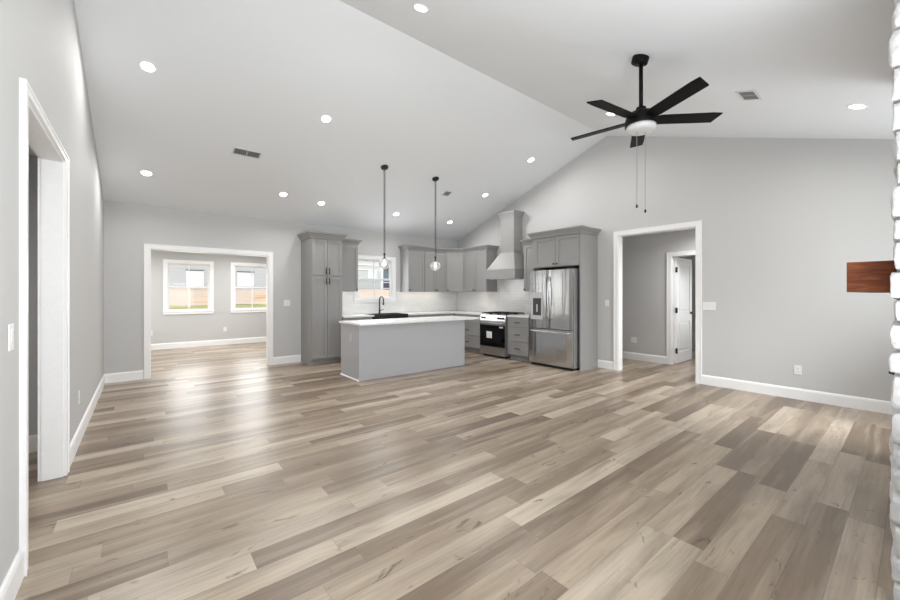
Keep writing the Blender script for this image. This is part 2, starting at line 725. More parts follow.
def fill_panel(x, y, power, z=2.5):  # unseen panel with lamp, added to brighten the rooms beyond the openings
    b = MB()
    b.box(x - 0.31, x + 0.31, y - 0.31, y + 0.31, z - 0.03, z - 0.001, 0.004)
    p = struct(b.build('trim_fill_panel', 'trim_white'), 'added square white fill light panel, out of view')
    b = MB()
    b.box(x - 0.285, x + 0.285, y - 0.285, y + 0.285, z - 0.032, z - 0.029)
    b.build('fill_face', 'fill_panel_glow', p)
    area('fill_panel_light', (x, y, z - 0.035), (0, 0, -1), 0.56, 0.56, power, (1.0, 0.99, 0.975), math.radians(165))


for px_ in (-0.3, 2.0):
    for py_ in (8.8, 10.3):
        fill_panel(px_, py_, 11.5)
fill_panel(7.15, 1.9, 17.0)
fill_panel(-1.7, 3.0, 8.0)

# baseboards
BBP = [(0, 0), (0.016, 0), (0.016, 0.115), (0.011, 0.132), (0.004, 0.140), (0, 0.140)]


def baseboard(name, path):
    b = MB()
    b.sweep(path, BBP)
    struct(b.build(name, 'trim_white'))


baseboard('baseboard_left', [(XL, -0.53), (XL, 2.64)])
baseboard('baseboard_left', [(XL, 4.004), (XL, YB), (0.008, YB)])
baseboard('baseboard_back', [(1.902, YB), (2.411, YB)])
baseboard('baseboard_right', [(XR, 3.645), (XR, 3.348)])
baseboard('baseboard_right', [(XR, 1.996), (XR, YN + 0.002), (4.76, YN + 0.002)])
baseboard('baseboard_near', [(2.44, YN), (XL + 0.02, YN)])
baseboard('baseboard_sunroom', [(-1.6, 7.76), (-1.6, YS), (3.3, YS), (3.3, 7.76)])
baseboard('baseboard_passage', [(-2.6, 4.70), (-0.60, 4.70)])
baseboard('baseboard_hall', [(XH, 5.17), (XH, 2.988)])
baseboard('baseboard_hall', [(XH, 2.022), (XH, 0.74)])


# casings of the cased openings
def casing(name, to3d, a0, a1, top, depth, w=0.070, t=0.018, wt=None):
    wt = w if wt is None else wt
    """to3d(u, v, w): u along the wall, v up, w out of the wall into the room (negative = into the opening)"""
    b = MB()
    b.prism([(a0 - w, 0), (a0 + 0.004, 0), (a0 + 0.004, top - 0.004), (a1 - 0.004, top - 0.004), (a1 - 0.004, 0), (a1 + w, 0), (a1 + w, top + wt), (a0 - w, top + wt)], [], to3d, t)
    ww = 0.012
    b.prism([(a0 - w, 0), (a0 - w + ww, 0), (a0 - w + ww, top + wt - ww), (a1 + w - ww, top + wt - ww), (a1 + w - ww, 0), (a1 + w, 0), (a1 + w, top + wt), (a0 - w, top + wt)], [],
            lambda u, v, q: to3d(u, v, q + t), 0.006)
    # jamb lining
    j = 0.016
    b.prism([(a0, 0), (a0 + j, 0), (a0 + j, top - j), (a1 - j, top - j), (a1 - j, 0), (a1, 0), (a1, top), (a0, top)], [],
            lambda u, v, q: to3d(u, v, q - depth - 0.001), depth + 0.001)
    # casing on the other side
    b.prism([(a0 - w, 0), (a0 + 0.004, 0), (a0 + 0.004, top - 0.004), (a1 - 0.004, top - 0.004), (a1 - 0.004, 0), (a1 + w, 0), (a1 + w, top + wt), (a0 - w, top + wt)], [],
            lambda u, v, q: to3d(u, v, q - depth - t - 0.001), t)
    return struct(b.build(name, 'trim_white'))


casing('trim_1', lambda u, v, q: (XL + q, u, v), OL[0], OL[1], OL[2], 0.11, 0.07, 0.018, 0.040)['label'] = 'white casing around the opening in the left wall'
casing('trim_2', lambda u, v, q: (u, YB - q, v), OB[0], OB[1], OB[2], 0.12)['label'] = 'white casing around the opening to the sunroom'
casing('trim_3', lambda u, v, q: (XR - q, u, v), OR[0], OR[1], OR[2], 0.12)['label'] = 'white casing around the tall opening to the hall'
casing('trim_4', lambda u, v, q: (XH - q, u, v), HD[0], HD[1], HD[2], 0.12)['label'] = 'white casing around the bedroom doorway'


# windows: local x right, y into the wall (0 = room face), z up
def window(name, loc, rz, w, z0, z1, label, depth=0.12, double=True, muntin=True, stool=True, mat='trim_white'):
    r = sempty(name, loc, rz, label)
    cw = 0.078
    b = MB()
    b.prism([(-cw, z0 - cw), (w + cw, z0 - cw), (w + cw, z1 + cw), (-cw, z1 + cw)], [rect(0, w, z0, z1)], lambda u, v, q: (u, -q, v), 0.018)
    b.prism(rect(-cw, w + cw, z0 - cw, z1 + cw), [rect(-cw + 0.012, w + cw - 0.012, z0 - cw + 0.012, z1 + cw - 0.012)], lambda u, v, q: (u, -0.018 - q, v), 0.006)
    if stool:
        b.box(-cw - 0.015, w + cw + 0.015, -0.035, 0.0, z0 - 0.024, z0, 0.004)
    b.build('window_casing', mat, r)
    b = MB()
    b.prism(rect(0, w, z0, z1), [rect(0.014, w - 0.014, z0 + 0.014, z1 - 0.014)], lambda u, v, q: (u, q, v), depth)
    b.build('window_jamb', mat, r)
    zm = (z0 + z1) / 2
    st = 0.030
    for nm, za, zb, y in (('lower_sash', z0 + 0.014, zm + 0.02, 0.035), ('upper_sash', zm - 0.02, z1 - 0.014, 0.065)):
        b = MB()
        b.prism(rect(0.014, w - 0.014, za, zb), [rect(0.014 + st, w - 0.014 - st, za + st, zb - st)], lambda u, v, q: (u, y + q, v), 0.03)
        if muntin:
            b.box(w / 2 - 0.01, w / 2 + 0.01, y + 0.006, y + 0.024, za + st, zb - st)
        s = b.build(nm, mat, r)
        g = MB()
        g.box(0.014 + st - 0.003, w - 0.014 - st + 0.003, y + 0.0135, y + 0.0165, za + st - 0.003, zb - st + 0.003)
        g.build('window_pane', 'window_glass', s)
    return r


window('window_1', (SW[0][0], YS, 0), 0, SW[0][1] - SW[0][0], SW[0][2], SW[0][3], 'white double-hung window on the left in the sunroom')
window('window_2', (SW[1][0], YS, 0), 0, SW[1][1] - SW[1][0], SW[1][2], SW[1][3], 'white double-hung window on the right in the sunroom')
window('window_3', (KW[0], YB, 0), 0, KW[1] - KW[0], KW[2], KW[3], 'white double-hung window above the black kitchen sink')
window('window_4', (10.3, BW[1], 0), FLIP, BW[1] - BW[0], BW[2], BW[3], 'white window seen past the open bedroom door')
window('window_added_5', (2.05, YN, 0), PI, 1.70, 0.4, 2.2, 'added white window beside the camera, out of view')  # unseen window, added so fill light has somewhere to enter
window('window_6', (5.62, YN, 0), PI, 0.80, 0.35, 2.15, 'white window beyond the fireplace')
window('window_7', (-1.6, 8.7, 0), PI / 2, 0.70, 0.75, 2.15, 'white window in the sunroom side wall, nearer the kitchen')
window('window_8', (-1.6, 9.9, 0), PI / 2, 0.70, 0.75, 2.15, 'white window in the sunroom side wall, farther from the kitchen')

# ------------------------------------------------------------------ outdoors
b = MB()
b.box(-40, 50, -30, 60, -0.6, -0.35)
struct(b.build('ground', 'lawn_grass'))


def terrain(name, mat, ys, zs, x0, x1, nx, amp, seed, label):
    b = MB()
    rows = []
    for y, z in zip(ys, zs):
        row = []
        for i in range(nx + 1):
            x = x0 + (x1 - x0) * i / nx
            d = noise.noise(Vector((x * 0.5 + seed, y * 0.9, seed)))
            row.append(b.bm.verts.new((x, y + d * 0.2, z + d * amp)))
        rows.append(row)
    for a, c in zip(rows, rows[1:]):
        for i in range(nx):
            b.bm.faces.new((a[i], a[i + 1], c[i + 1], c[i]))
    return struct(b.build(name, mat, smooth=True), label)


terrain('lawn_slope', 'lawn_grass', [12.1, 13.0, 14.2, 15.2], [-0.4, 0.40, 0.86, 0.97], -14, 30, 90, 0.03, 1.0, 'strip of yellowed grass outside the windows')
terrain('clay_bank', 'red_clay', [15.1, 15.6, 15.8, 16.3, 16.5, 17.1, 18.6], [0.96, 1.08, 1.16, 1.28, 1.38, 1.50, 1.58], -14, 30, 120, 0.08, 5.0, 'bank of orange clay behind the grass')


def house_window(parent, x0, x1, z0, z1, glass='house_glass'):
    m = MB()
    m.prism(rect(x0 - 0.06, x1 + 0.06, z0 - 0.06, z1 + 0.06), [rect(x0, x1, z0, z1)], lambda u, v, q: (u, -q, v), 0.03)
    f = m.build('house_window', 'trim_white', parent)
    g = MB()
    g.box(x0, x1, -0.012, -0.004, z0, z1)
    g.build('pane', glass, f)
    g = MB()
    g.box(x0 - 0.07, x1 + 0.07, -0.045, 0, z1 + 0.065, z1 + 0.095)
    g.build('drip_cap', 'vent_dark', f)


h = thing('neighbour_house', 'grey lap-sided house behind the clay bank, seen through the sunroom windows', 'house', (0, 18.2, 1.35))
b = MB()
b.box(-9, 5.2, 0, 6, -1.72, 5.0)
b.build('house_wall', 'siding_grey', h)
b = MB()
b.prism([(-0.5, 4.95), (6.5, 4.95), (3.0, 7.0)], [], lambda u, v, q: (-9.4 + q, u, v), 15.0)
b.build('roof', 'roof_shingle', h)
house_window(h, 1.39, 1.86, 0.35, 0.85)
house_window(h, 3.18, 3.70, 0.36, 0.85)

h = thing('neighbour_house', 'white-sided house with corner post, seen through the kitchen sink window', 'house', (0, 19.2, 1.3))
b = MB()
b.box(6.2, 10.60, 0, 6, -1.67, 5.0)
b.build('house_wall', 'siding_white', h)
b = MB()
b.box(10.49, 10.66, -0.03, 0.2, 0, 5.0)
b.build('corner_post', 'trim_white', h)
b = MB()
for z in (0.78, 1.35, 1.62, 1.95):
    b.box(6.2, 10.49, -0.05, 0, z, z + 0.06)
b.build('band_board', 'trim_white', h)
b = MB()
b.prism([(-0.5, 4.95), (6.5, 4.95), (3.0, 7.0)], [], lambda u, v, q: (6.0 + q, u, v), 5.0)
b.build('roof', 'roof_shingle', h)
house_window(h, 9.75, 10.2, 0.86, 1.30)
h = thing('garden_shed', 'blue-grey shed with a dark window beside the white-sided house', 'shed', (0, 21.5, 1.3))
b = MB()
b.box(11.5, 14.4, 0, 3, -1.67, 1.75)
b.build('shed_wall', 'shutter_blue', h)
b = MB()
b.prism([(-0.3, 1.73), (3.3, 1.73), (1.5, 2.7)], [], lambda u, v, q: (11.2 + q, u, v), 3.4)
b.build('roof', 'roof_shingle', h)
house_window(h, 11.9, 12.5, 0.42, 0.74, 'house_dark_glass')


# ------------------------------------------------------------------ kitchen cabinetry
def shaker(x0, x1, z0, z1, rail=0.058, t=0.020, y=0.0):
    b = MB()
    g = 0.003
    x0, x1, z0, z1 = x0 + g, x1 - g, z0 + g, z1 - g
    b.prism(rect(x0, x1, z0, z1), [rect(x0 + rail, x1 - rail, z0 + rail, z1 - rail)], lambda u, v, q: (u, y - t + q, v), t)
    b.box(x0 + rail - 0.002, x1 - rail + 0.002, y - t + 0.009, y - 0.002, z0 + rail - 0.002, z1 - rail + 0.002)
    return b


def hardware(parent, kind, x, z, y=-0.020):
    b = MB()
    if kind == 'knob':
        b.lathe([(0.007, 0), (0.007, 0.012), (0.016, 0.018), (0.018, 0.024), (0.014, 0.029), (0.0, 0.030)], (x, y, z), 16, 'Y')
        return b.build('knob', 'black_metal', parent, True)
    if kind == 'vpull':
        L = 0.062
        b.tube([(x, y - 0.03, z - L), (x, y - 0.03, z + L)], 0.0085, 10)
        for s in (-1, 1):
            b.tube([(x, y, z + s * 0.045), (x, y - 0.03, z + s * 0.045)], 0.005, 8)
    else:
        L = 0.065
        b.tube([(x - L, y - 0.03, z), (x + L, y - 0.03, z)], 0.008, 10)
        for s in (-1, 1):
            b.tube([(x + s * 0.045, y, z), (x + s * 0.045, y - 0.03, z)], 0.005, 8)
    return b.build('pull_handle', 'black_metal', parent, True)


def unit(name, label, cat, loc, rz, w, dp, z0, z1, doors, toe=0.0, group=None, drawers=()):
    r = thing(name, label, cat, loc, rz, group)
    b = MB()
    b.box(0, w, 0, dp, z0 + toe, z1)
    b.build('carcass', 'cabinet_grey', r)
    if toe:
        b = MB()
        b.box(0.002, w - 0.002, 0.07, dp, z0, z0 + toe)
        b.build('toe_kick', 'cabinet_grey', r)
    for x0, x1, za, zb, hk in doors:
        d = shaker(x0, x1, za, zb).build('door', 'cabinet_grey', r)
        if hk:
            hardware(d, *hk)
    for x0, x1, za, zb, hk in drawers:
        d = shaker(x0, x1, za, zb, 0.04).build('drawer', 'cabinet_grey', r)
        if hk:
            hardware(d, *hk)
    return r


CROWN = [(0.0, 0.0), (0.012, 0.0), (0.016, 0.022), (0.045, 0.062), (0.062, 0.080), (0.066, 0.100), (0.0, 0.100)]


def crown(parent, path, z, k=1.0, name='crown_molding'):
    b = MB()
    b.sweep(path, [(o * k, z + h * k) for o, h in CROWN])
    return b.build(name, 'cabinet_grey', parent)


UB = 1.385            # underside of the upper cabinets
# pantry
PX0, PX1, PY = 2.415, 3.02, 7.045
pw = PX1 - PX0
p = unit('pantry_cabinet', 'tall grey pantry cabinet with four shaker doors beside the sunroom opening', 'cabinet', (PX0, PY, 0), 0, pw, YB - PY - 0.002, 0, 2.385,
         [(0.012, pw / 2, 1.68, 2.365, ('vpull', pw / 2 - 0.03, 1.765)), (pw / 2, pw - 0.01, 1.68, 2.365, ('vpull', pw / 2 + 0.03, 1.765)),
          (0.012, pw / 2, 0.125, 1.665, ('vpull', pw / 2 - 0.03, 1.575)), (pw / 2, pw - 0.01, 0.125, 1.665, ('vpull', pw / 2 + 0.03, 1.575))], 0.105)
crown(p, [(0.0, YB - PY - 0.004), (0.0, 0.0), (pw, 0.0), (pw, 0.22)][::1], 2.372, 1.15)
# upper cabinet right of the pantry
w1 = 0.44
u = unit('upper_cabinet', 'narrow grey upper cabinet between the pantry and the sink window', 'cabinet', (PX1 + 0.002, 7.29, 0), 0, w1, YB - 7.29 - 0.002, UB, 2.385,
         [(0.005, w1 - 0.005, UB + 0.003, 2.34, ('knob', w1 - 0.035, UB + 0.04))])
crown(u, [(0.095, 0.0), (w1, 0.0), (w1, YB - 7.29 - 0.004)], 2.345)
UT = 2.385
# back run, right of the window
bx0 = 4.69
wa, wb_ = 0.46, 0.655
u = unit('upper_cabinet', 'single-door grey upper cabinet right of the kitchen sink window', 'cabinet', (bx0, 7.30, 0), 0, wa - 0.002, YB - 7.30 - 0.002, UB, UT,
         [(0.005, wa - 0.007, UB + 0.003, UT - 0.055, ('knob', 0.035, UB + 0.04))])
crown(u, [(0.0, YB - 7.30 - 0.004), (0.0, 0.0), (wa - 0.002, 0.0)], UT - 0.04)
u = unit('upper_cabinet', 'two-door grey upper cabinet behind the right pendant, left of the corner cabinet', 'cabinet', (bx0 + wa, 7.30, 0), 0, wb_ - 0.002, YB - 7.30 - 0.002, UB, UT,
         [(0.005, wb_ / 2, UB + 0.003, UT - 0.055, ('knob', wb_ / 2 - 0.035, UB + 0.04)), (wb_ / 2, wb_ - 0.007, UB + 0.003, UT - 0.055, ('knob', wb_ / 2 + 0.035, UB + 0.04))])
crown(u, [(0.0, 0.0), (wb_ - 0.002, 0.0)], UT - 0.04)
cx0 = bx0 + wa + wb_       # 5.815
# diagonal corner cabinet
dx, dy = 6.105 - cx0, 0.31
dl = math.hypot(dx, dy)
ang = -math.atan2(dy, dx)
u = thing('corner_cabinet', 'diagonal grey upper cabinet set across the kitchen corner', 'cabinet', (cx0, 7.30, 0), 0)
b = MB()
TURN = Matrix.Rotation(ang, 4, 'Z')
b.prism([(0, 0), (6.104 - cx0, -0.309), (6.427 - cx0, -0.309), (6.427 - cx0, 0.317), (0.001, 0.317)], [], lambda q, v, t: (q, v, UB + t), UT - UB)
b.build('carcass', 'cabinet_grey', u)
d = shaker(0.012, dl - 0.012, UB + 0.003, UT - 0.055).xform(TURN).build('door', 'cabinet_grey', u)
hk = hardware(d, 'knob', 0.05, UB + 0.04)
hk.data.transform(TURN)
b = MB()
b.sweep([(0.002, -0.002), (6.103 - cx0, -0.308)], [(o_, UT - 0.04 + h_) for o_, h_ in CROWN])
b.build('crown_molding', 'cabinet_grey', u)
# right run
wc = 0.815
u = unit('upper_cabinet', 'two-door grey upper cabinet between the corner cabinet and the range hood', 'cabinet', (6.105, 6.988, 0), FLIP, wc, 6.428 - 6.105, UB, UT,
         [(0.005, wc / 2, UB + 0.003, UT - 0.055, ('knob', wc / 2 - 0.035, UB + 0.04)), (wc / 2, wc - 0.005, UB + 0.003, UT - 0.055, ('knob', wc / 2 + 0.035, UB + 0.04))])
crown(u, [(0.0, 0.0), (wc, 0.0), (wc, 0.32)], UT - 0.04)
wn = 0.388
u = unit('upper_cabinet', 'narrow grey upper cabinet between the range hood and the refrigerator', 'cabinet', (6.105, 5.092, 0), FLIP, wn, 6.428 - 6.105, UB, UT,
         [(0.005, wn - 0.005, UB + 0.003, UT - 0.055, ('knob', 0.035, UB + 0.04))])
crown(u, [(0.0, 0.32), (0.0, 0.0), (wn, 0.0)], UT - 0.04)

# refrigerator surround
FT = 2.41
fw = 4.70 - 3.65
u = thing('refrigerator_cabinet', 'grey cabinet surrounding the refrigerator with a tall end panel', 'cabinet', (5.885, 4.70, 0), FLIP)
fd = 6.428 - 5.885
b = MB()
b.box(0.02, fw - 0.02, 0, fd, 1.83, FT)
b.build('carcass', 'cabinet_grey', u)
b = MB()
b.box(fw - 0.02, fw, -0.02, fd, 0.0, FT)
b.build('end_panel', 'cabinet_grey', u)
b = MB()
b.box(0.0, 0.02, 0.0, fd, 0.0, FT)
b.build('end_panel', 'cabinet_grey', u)
for x0, x1, kx in ((0.06, 0.545, 0.51), (0.545, fw - 0.025, 0.58)):
    d = shaker(x0, x1, 1.84, FT - 0.03).build('door', 'cabinet_grey', u)
    hardware(d, 'knob', kx, 1.885)
crown(u, [(0.0, 0.145), (0, -0.02), (fw, -0.02), (fw, fd - 0.004)], FT - 0.02, 1.1)

# base cabinets
CT = 0.865
r = unit('base_cabinet', 'grey base cabinet against the pantry, left of the black sink', 'cabinet', (PX1 + 0.002, 7.0, 0), 0, 0.615, YB - 7.002, 0, CT,
         [(0.005, 0.61, 0.115, 0.66, ('vpull', 0.57, 0.58))], 0.105, None, [(0.005, 0.61, 0.675, CT - 0.01, ('hpull', 0.307, 0.765))])
r = unit('sink_base_cabinet', 'grey base cabinet carrying the black farmhouse sink', 'cabinet', (3.655, 7.0, 0), 0, 0.85, YB - 7.002, 0, 0.635,
         [(0.005, 0.425, 0.115, 0.625, ('vpull', 0.39, 0.55)), (0.425, 0.845, 0.115, 0.625, ('vpull', 0.46, 0.55))], 0.105)
r = unit('base_cabinet', 'grey base cabinet right of the black sink, hidden behind the island', 'cabinet', (4.508, 7.0, 0), 0, 1.285, YB - 7.002, 0, CT,
         [(0.005, 0.42, 0.115, 0.66, ('vpull', 0.38, 0.58)), (0.43, 0.85, 0.115, 0.66, ('vpull', 0.81, 0.58)), (0.86, 1.27, 0.115, 0.66, ('vpull', 0.90, 0.58))], 0.105, None,
         [(0.005, 0.42, 0.675, CT - 0.01, ('hpull', 0.21, 0.765)), (0.43, 0.85, 0.675, CT - 0.01, ('hpull', 0.64, 0.765)), (0.86, 1.27, 0.675, CT - 0.01, ('hpull', 1.06, 0.765))])
BFX = 5.80
wl = 7.618 - 6.04


def drawer_base(label, y1, w, xa, xb):
    dr = []
    for za, zb in ((0.115, 0.375), (0.385, 0.66), (0.67, CT - 0.01)):
        dr.append((xa, xb, za, zb, ('hpull', (xa + xb) / 2, (za + zb) / 2)))
    return unit('drawer_cabinet', label, 'cabinet', (BFX, y1, 0), FLIP, w, 6.428 - BFX, 0, CT, [], 0.105, None, dr)


drawer_base('grey drawer cabinet left of the range, partly behind the island', 7.618, wl, 0.70, wl - 0.006)
drawer_base('grey three-drawer cabinet between the range and the refrigerator', 5.262, 5.262 - 4.704, 0.006, 0.552)

# worktops
b = MB()
b.box(PX1 + 0.003, 3.675, 6.97, 7.615, CT + 0.001, CT + 0.034)
b.box(3.675, 4.485, 7.43, 7.615, CT + 0.001, CT + 0.034)
b.box(4.485, 6.426, 6.97, 7.615, CT + 0.001, CT + 0.034)
b.box(5.765, 6.426, 6.043, 6.97, CT + 0.001, CT + 0.034)
tag(b.build('countertop', 'quartz_white'), 'white quartz countertop along the back wall under the window and around the corner', 'countertop')
b = MB()
b.box(5.765, 6.426, 4.706, 5.26, CT + 0.001, CT + 0.034, 0.003)
tag(b.build('countertop', 'quartz_white'), 'small white quartz countertop between range and refrigerator', 'countertop')

# backsplash
b = MB()
bz0, bz1, bzw = CT + 0.036, UB - 0.002, KW[2] - 0.03
b.prism([(PX1 + 0.004, bz0), (6.428, bz0), (6.428, bz1), (KW[1] + 0.05, bz1), (KW[1] + 0.05, bzw), (KW[0] - 0.05, bzw), (KW[0] - 0.05, bz1), (PX1 + 0.004, bz1)], [], lambda q, v, w: (q, 7.619 - w, v), 0.008)
o = b.build('backsplash_back', 'backsplash_tile')
struct(o, 'white tile backsplash under the sink window')
b = MB()
b.box(6.4205, 6.4285, 4.72, 7.60, CT + 0.036, UB - 0.002)
b.box(6.4205, 6.4285, 5.10, 6.165, UB - 0.002, 1.72)
struct(b.build('backsplash_right', 'backsplash_tile'), 'white tile backsplash behind the range')

# sink
sk = thing('farmhouse_sink', 'black apron-front sink in the counter under the window', 'sink', (4.08, 7.0, 0))
b = MB()
b.prism(rect(-0.40, 0.40, -0.045, 0.425), [rect(-0.375, 0.375, -0.02, 0.40)], lambda q, v, w: (q, v, 0.64 + w), 0.265)
b.box(-0.38, 0.38, -0.03, 0.41, 0.64, 0.66)
b.build('basin', 'sink_black', sk)
b = MB()
b.lathe([(0.045, 0.661), (0.045, 0.665), (0.03, 0.666)], (0, 0.2, 0), 20)
b.build('drain', 'chain_steel', sk)
# faucet
fa = thing('faucet', 'tall black gooseneck faucet behind the black sink', 'faucet', (4.08, 7.50, CT + 0.034))
b = MB()
b.lathe([(0.027, 0), (0.027, 0.012), (0.019, 0.02), (0.0185, 0.09), (0.015, 0.10)], (0, 0, 0), 20)
b.build('faucet_body', 'black_metal', fa, 'auto')
b = MB()
pts = [(0, 0, 0.09), (0, 0, 0.29)]
for i in range(1, 13):
    a = PI * i / 12
    pts.append((0, -0.085 + 0.085 * math.cos(a), 0.29 + 0.085 * math.sin(a)))
pts.append((0, -0.17, 0.27))
b.tube(pts, 0.014, 12)
b.build('spout', 'black_metal', fa, True)
b = MB()
b.lathe([(0.017, 0.19), (0.018, 0.20), (0.0155, 0.275)], (0, -0.17, 0), 16)
b.build('spray_head', 'black_metal', fa, True)
b = MB()
b.tube([(0.015, 0, 0.07), (0.045, 0, 0.072), (0.10, -0.01, 0.095)], [0.012, 0.010, 0.005], 10)
b.build('lever_handle', 'black_metal', fa, True)

# ------------------------------------------------------------------ island
IX0, IX1, IY0, IY1 = 2.555, 4.69, 5.34, 6.02
isl = thing('kitchen_island', 'long pale grey kitchen island in the middle of the kitchen', 'island', (IX0, IY0, 0))
b = MB()
b.box(0, IX1 - IX0, 0, IY1 - IY0, 0.0, 0.848, 0.002)
b.build('island_body', 'island_daylit_grey', isl)
b = MB()
b.sweep([(0, IY1 - IY0), (0, -0.002)], [(0.001, 0.0), (0.012, 0.0), (0.010, 0.014), (0.001, 0.020)])
b.build('shoe_molding', 'trim_white', isl)
b = MB()
b.box(-0.002, 0.0, 0.27, 0.34, 0.58, 0.695)
b.box(-0.005, -0.002, 0.285, 0.325, 0.605, 0.67)
b.build('outlet_plate', 'dispenser_grey', isl)
for k in range(4):
    x0 = 0.02 + k * 0.515
    d = MB()
    d.prism(rect(x0, x0 + 0.505, 0.11, 0.835), [rect(x0 + 0.06, x0 + 0.445, 0.17, 0.775)], lambda q, v, w: (q, IY1 - IY0 + w, v), 0.02)
    d.box(x0 + 0.058, x0 + 0.447, IY1 - IY0 + 0.001, IY1 - IY0 + 0.01, 0.168, 0.777)
    d.build('door', 'island_daylit_grey', isl)
b = MB()
b.box(2.535, 5.0, 5.265, 6.06, 0.850, 0.882, 0.004)
tag(b.build('island_countertop', 'quartz_white'), 'white quartz countertop on the island, overhanging at its right end', 'countertop')

# ------------------------------------------------------------------ range hood
hd = thing('range_hood', 'grey wooden range hood with tapered skirt and boxed chimney above the range', 'range hood', (6.43, 5.63, 0), FLIP)


def frustum(b, w0, d0, z0, w1, d1, z1, s1=0.0, s0=0.0):
    lo = [b.bm.verts.new(p) for p in ((s0 - w0 / 2, -d0, z0), (s0 + w0 / 2, -d0, z0), (s0 + w0 / 2, -0.003, z0), (s0 - w0 / 2, -0.003, z0))]
    hi = [b.bm.verts.new(p) for p in ((s1 - w1 / 2, -d1, z1), (s1 + w1 / 2, -d1, z1), (s1 + w1 / 2, -0.003, z1), (s1 - w1 / 2, -0.003, z1))]
    b.bm.faces.new(lo[::-1])
    b.bm.faces.new(hi)
    for i in range(4):
        j = (i + 1) % 4
        b.bm.faces.new((lo[i], lo[j], hi[j], hi[i]))


HB0, HB1, HS = 1.665, 1.86, 2.225
b = MB()
frustum(b, 0.85, 0.485, HB0, 0.85, 0.485, HB1)
b.build('skirt', 'cabinet_grey', hd)
b = MB()
frustum(b, 0.835, 0.478, HB1 + 0.001, 0.40, 0.285, HS, 0.02)
b.build('tapered_shroud', 'cabinet_grey', hd)
b = MB()
frustum(b, 0.39, 0.275, HS + 0.001, 0.39, 0.275, 2.99, 0.02, 0.02)
b.build('chimney', 'cabinet_grey', hd)
b = MB()
b.sweep([(-0.175, -0.004), (-0.175, -0.275), (0.215, -0.275), (0.215, -0.004)], [(0.0, HS - 0.004), (0.014, HS), (0.010, HS + 0.016), (0.0, HS + 0.018)])
b.build('trim_band', 'cabinet_grey', hd)
b = MB()
b.sweep([(-0.175, -0.004), (-0.175, -0.275), (0.215, -0.275), (0.215, -0.004)], [(o * 0.9, 2.985 + z * 1.30) for o, z in CROWN])
b.build('crown_molding', 'cabinet_grey', hd)
b = MB()
b.box(-0.36, 0.36, -0.42, -0.06, HB0 - 0.006, HB0 - 0.001)
b.build('filter', 'steel_plain', hd)

# ------------------------------------------------------------------ range
RW = 0.752
rg = thing('gas_range', 'stainless steel gas range with black glass oven door', 'range', (5.75, 6.028, 0), FLIP)
b = MB()
b.box(0, RW, 0.03, 0.64, 0.05, 0.885)
b.build('body', 'fridge_side', rg)
b = MB()
b.box(0.004, RW - 0.004, -0.012, 0.03, 0.045, 0.205, 0.003)
b.build('drawer', 'steel_plain', rg)
b = MB()
b.box(0.004, RW - 0.004, -0.012, 0.03, 0.215, 0.755, 0.003)
od = b.build('oven_door', 'steel_plain', rg)
b = MB()
b.box(0.012, RW - 0.012, -0.017, -0.010, 0.222, 0.672)
b.build('door_glass', 'black_glass', od)
b = MB()
b.box(0.10, RW - 0.10, -0.0182, -0.0165, 0.30, 0.60)
b.build('door_window', 'oven_glass', od)
b = MB()
b.tube([(0.05, -0.055, 0.715), (RW - 0.05, -0.055, 0.715)], 0.012, 12)
for x in (0.07, RW - 0.07):
    b.tube([(x, -0.012, 0.715), (x, -0.055, 0.715)], 0.009, 10)
b.build('door_handle', 'steel_plain', od, True)
b = MB()
b.box(0.215, 0.375, -0.0195, -0.0184, 0.395, 0.535)
o = b.build('label_sticker', 'paper_white', od)
o['label'] = 'white square sticker on the oven glass'
b = MB()
b.box(0.585, 0.685, -0.0185, -0.0172, 0.625, 0.655)
o = b.build('label_sticker', 'paper_white', od)
o['label'] = 'small white sticker at the top right of the oven glass'
b = MB()
b.prism([(-0.016, 0.768), (0.03, 0.768), (0.03, 0.885), (0.012, 0.885)], [], lambda q, v, w: (0.003 + w, q, v), RW - 0.006)
cp = b.build('control_panel', 'steel_plain', rg)
for x in (0.075, 0.145, 0.555, 0.62, 0.685):
    b = MB()
    b.lathe([(0.020, -0.004), (0.020, 0.010), (0.016, 0.03), (0.0, 0.031)], (x, -0.004, 0.824), 16, 'Y')
    b.build('knob', 'black_metal', cp, 'auto')
b = MB()
b.box(0.002, RW - 0.002, 0.012, 0.64, 0.886, 0.898, 0.003)
b.build('cooktop', 'steel_plain', rg)
for k in range(3):
    x0 = 0.02 + k * 0.24
    b = MB()
    for x in (x0, x0 + 0.115, x0 + 0.222):
        b.box(x, x + 0.012, 0.05, 0.60, 0.918, 0.934)
    for y in (0.05, 0.19, 0.32, 0.45, 0.588):
        b.box(x0, x0 + 0.234, y, y + 0.012, 0.918, 0.934)
    for x in (x0 + 0.002, x0 + 0.222):
        for y in (0.052, 0.588):
            b.box(x, x + 0.010, y, y + 0.010, 0.898, 0.92)
    b.build('burner_grate', 'cast_iron', rg)
for x, y in ((0.14, 0.18), (0.14, 0.46), (0.376, 0.32), (0.61, 0.18), (0.61, 0.46)):
    b = MB()
    b.lathe([(0.045, 0.898), (0.045, 0.908), (0.03, 0.914), (0.0, 0.915)], (x, y, 0), 20)
    b.build('burner', 'cast_iron', rg)
for x in (0.05, RW - 0.05):
    for y in (0.08, 0.58):
        b = MB()
        b.lathe([(0.018, 0.0), (0.018, 0.05)], (x, y, 0), 12)
        b.build('foot', 'black_matte', rg)

# ------------------------------------------------------------------ refrigerator
FW = 0.93
fr = thing('refrigerator', 'stainless steel french-door refrigerator with ice dispenser', 'refrigerator', (5.70, 4.645, 0), FLIP)
b = MB()
b.box(0.006, FW - 0.006, 0.075, 0.71, 0.04, 1.77)
b.build('body', 'fridge_side', fr)


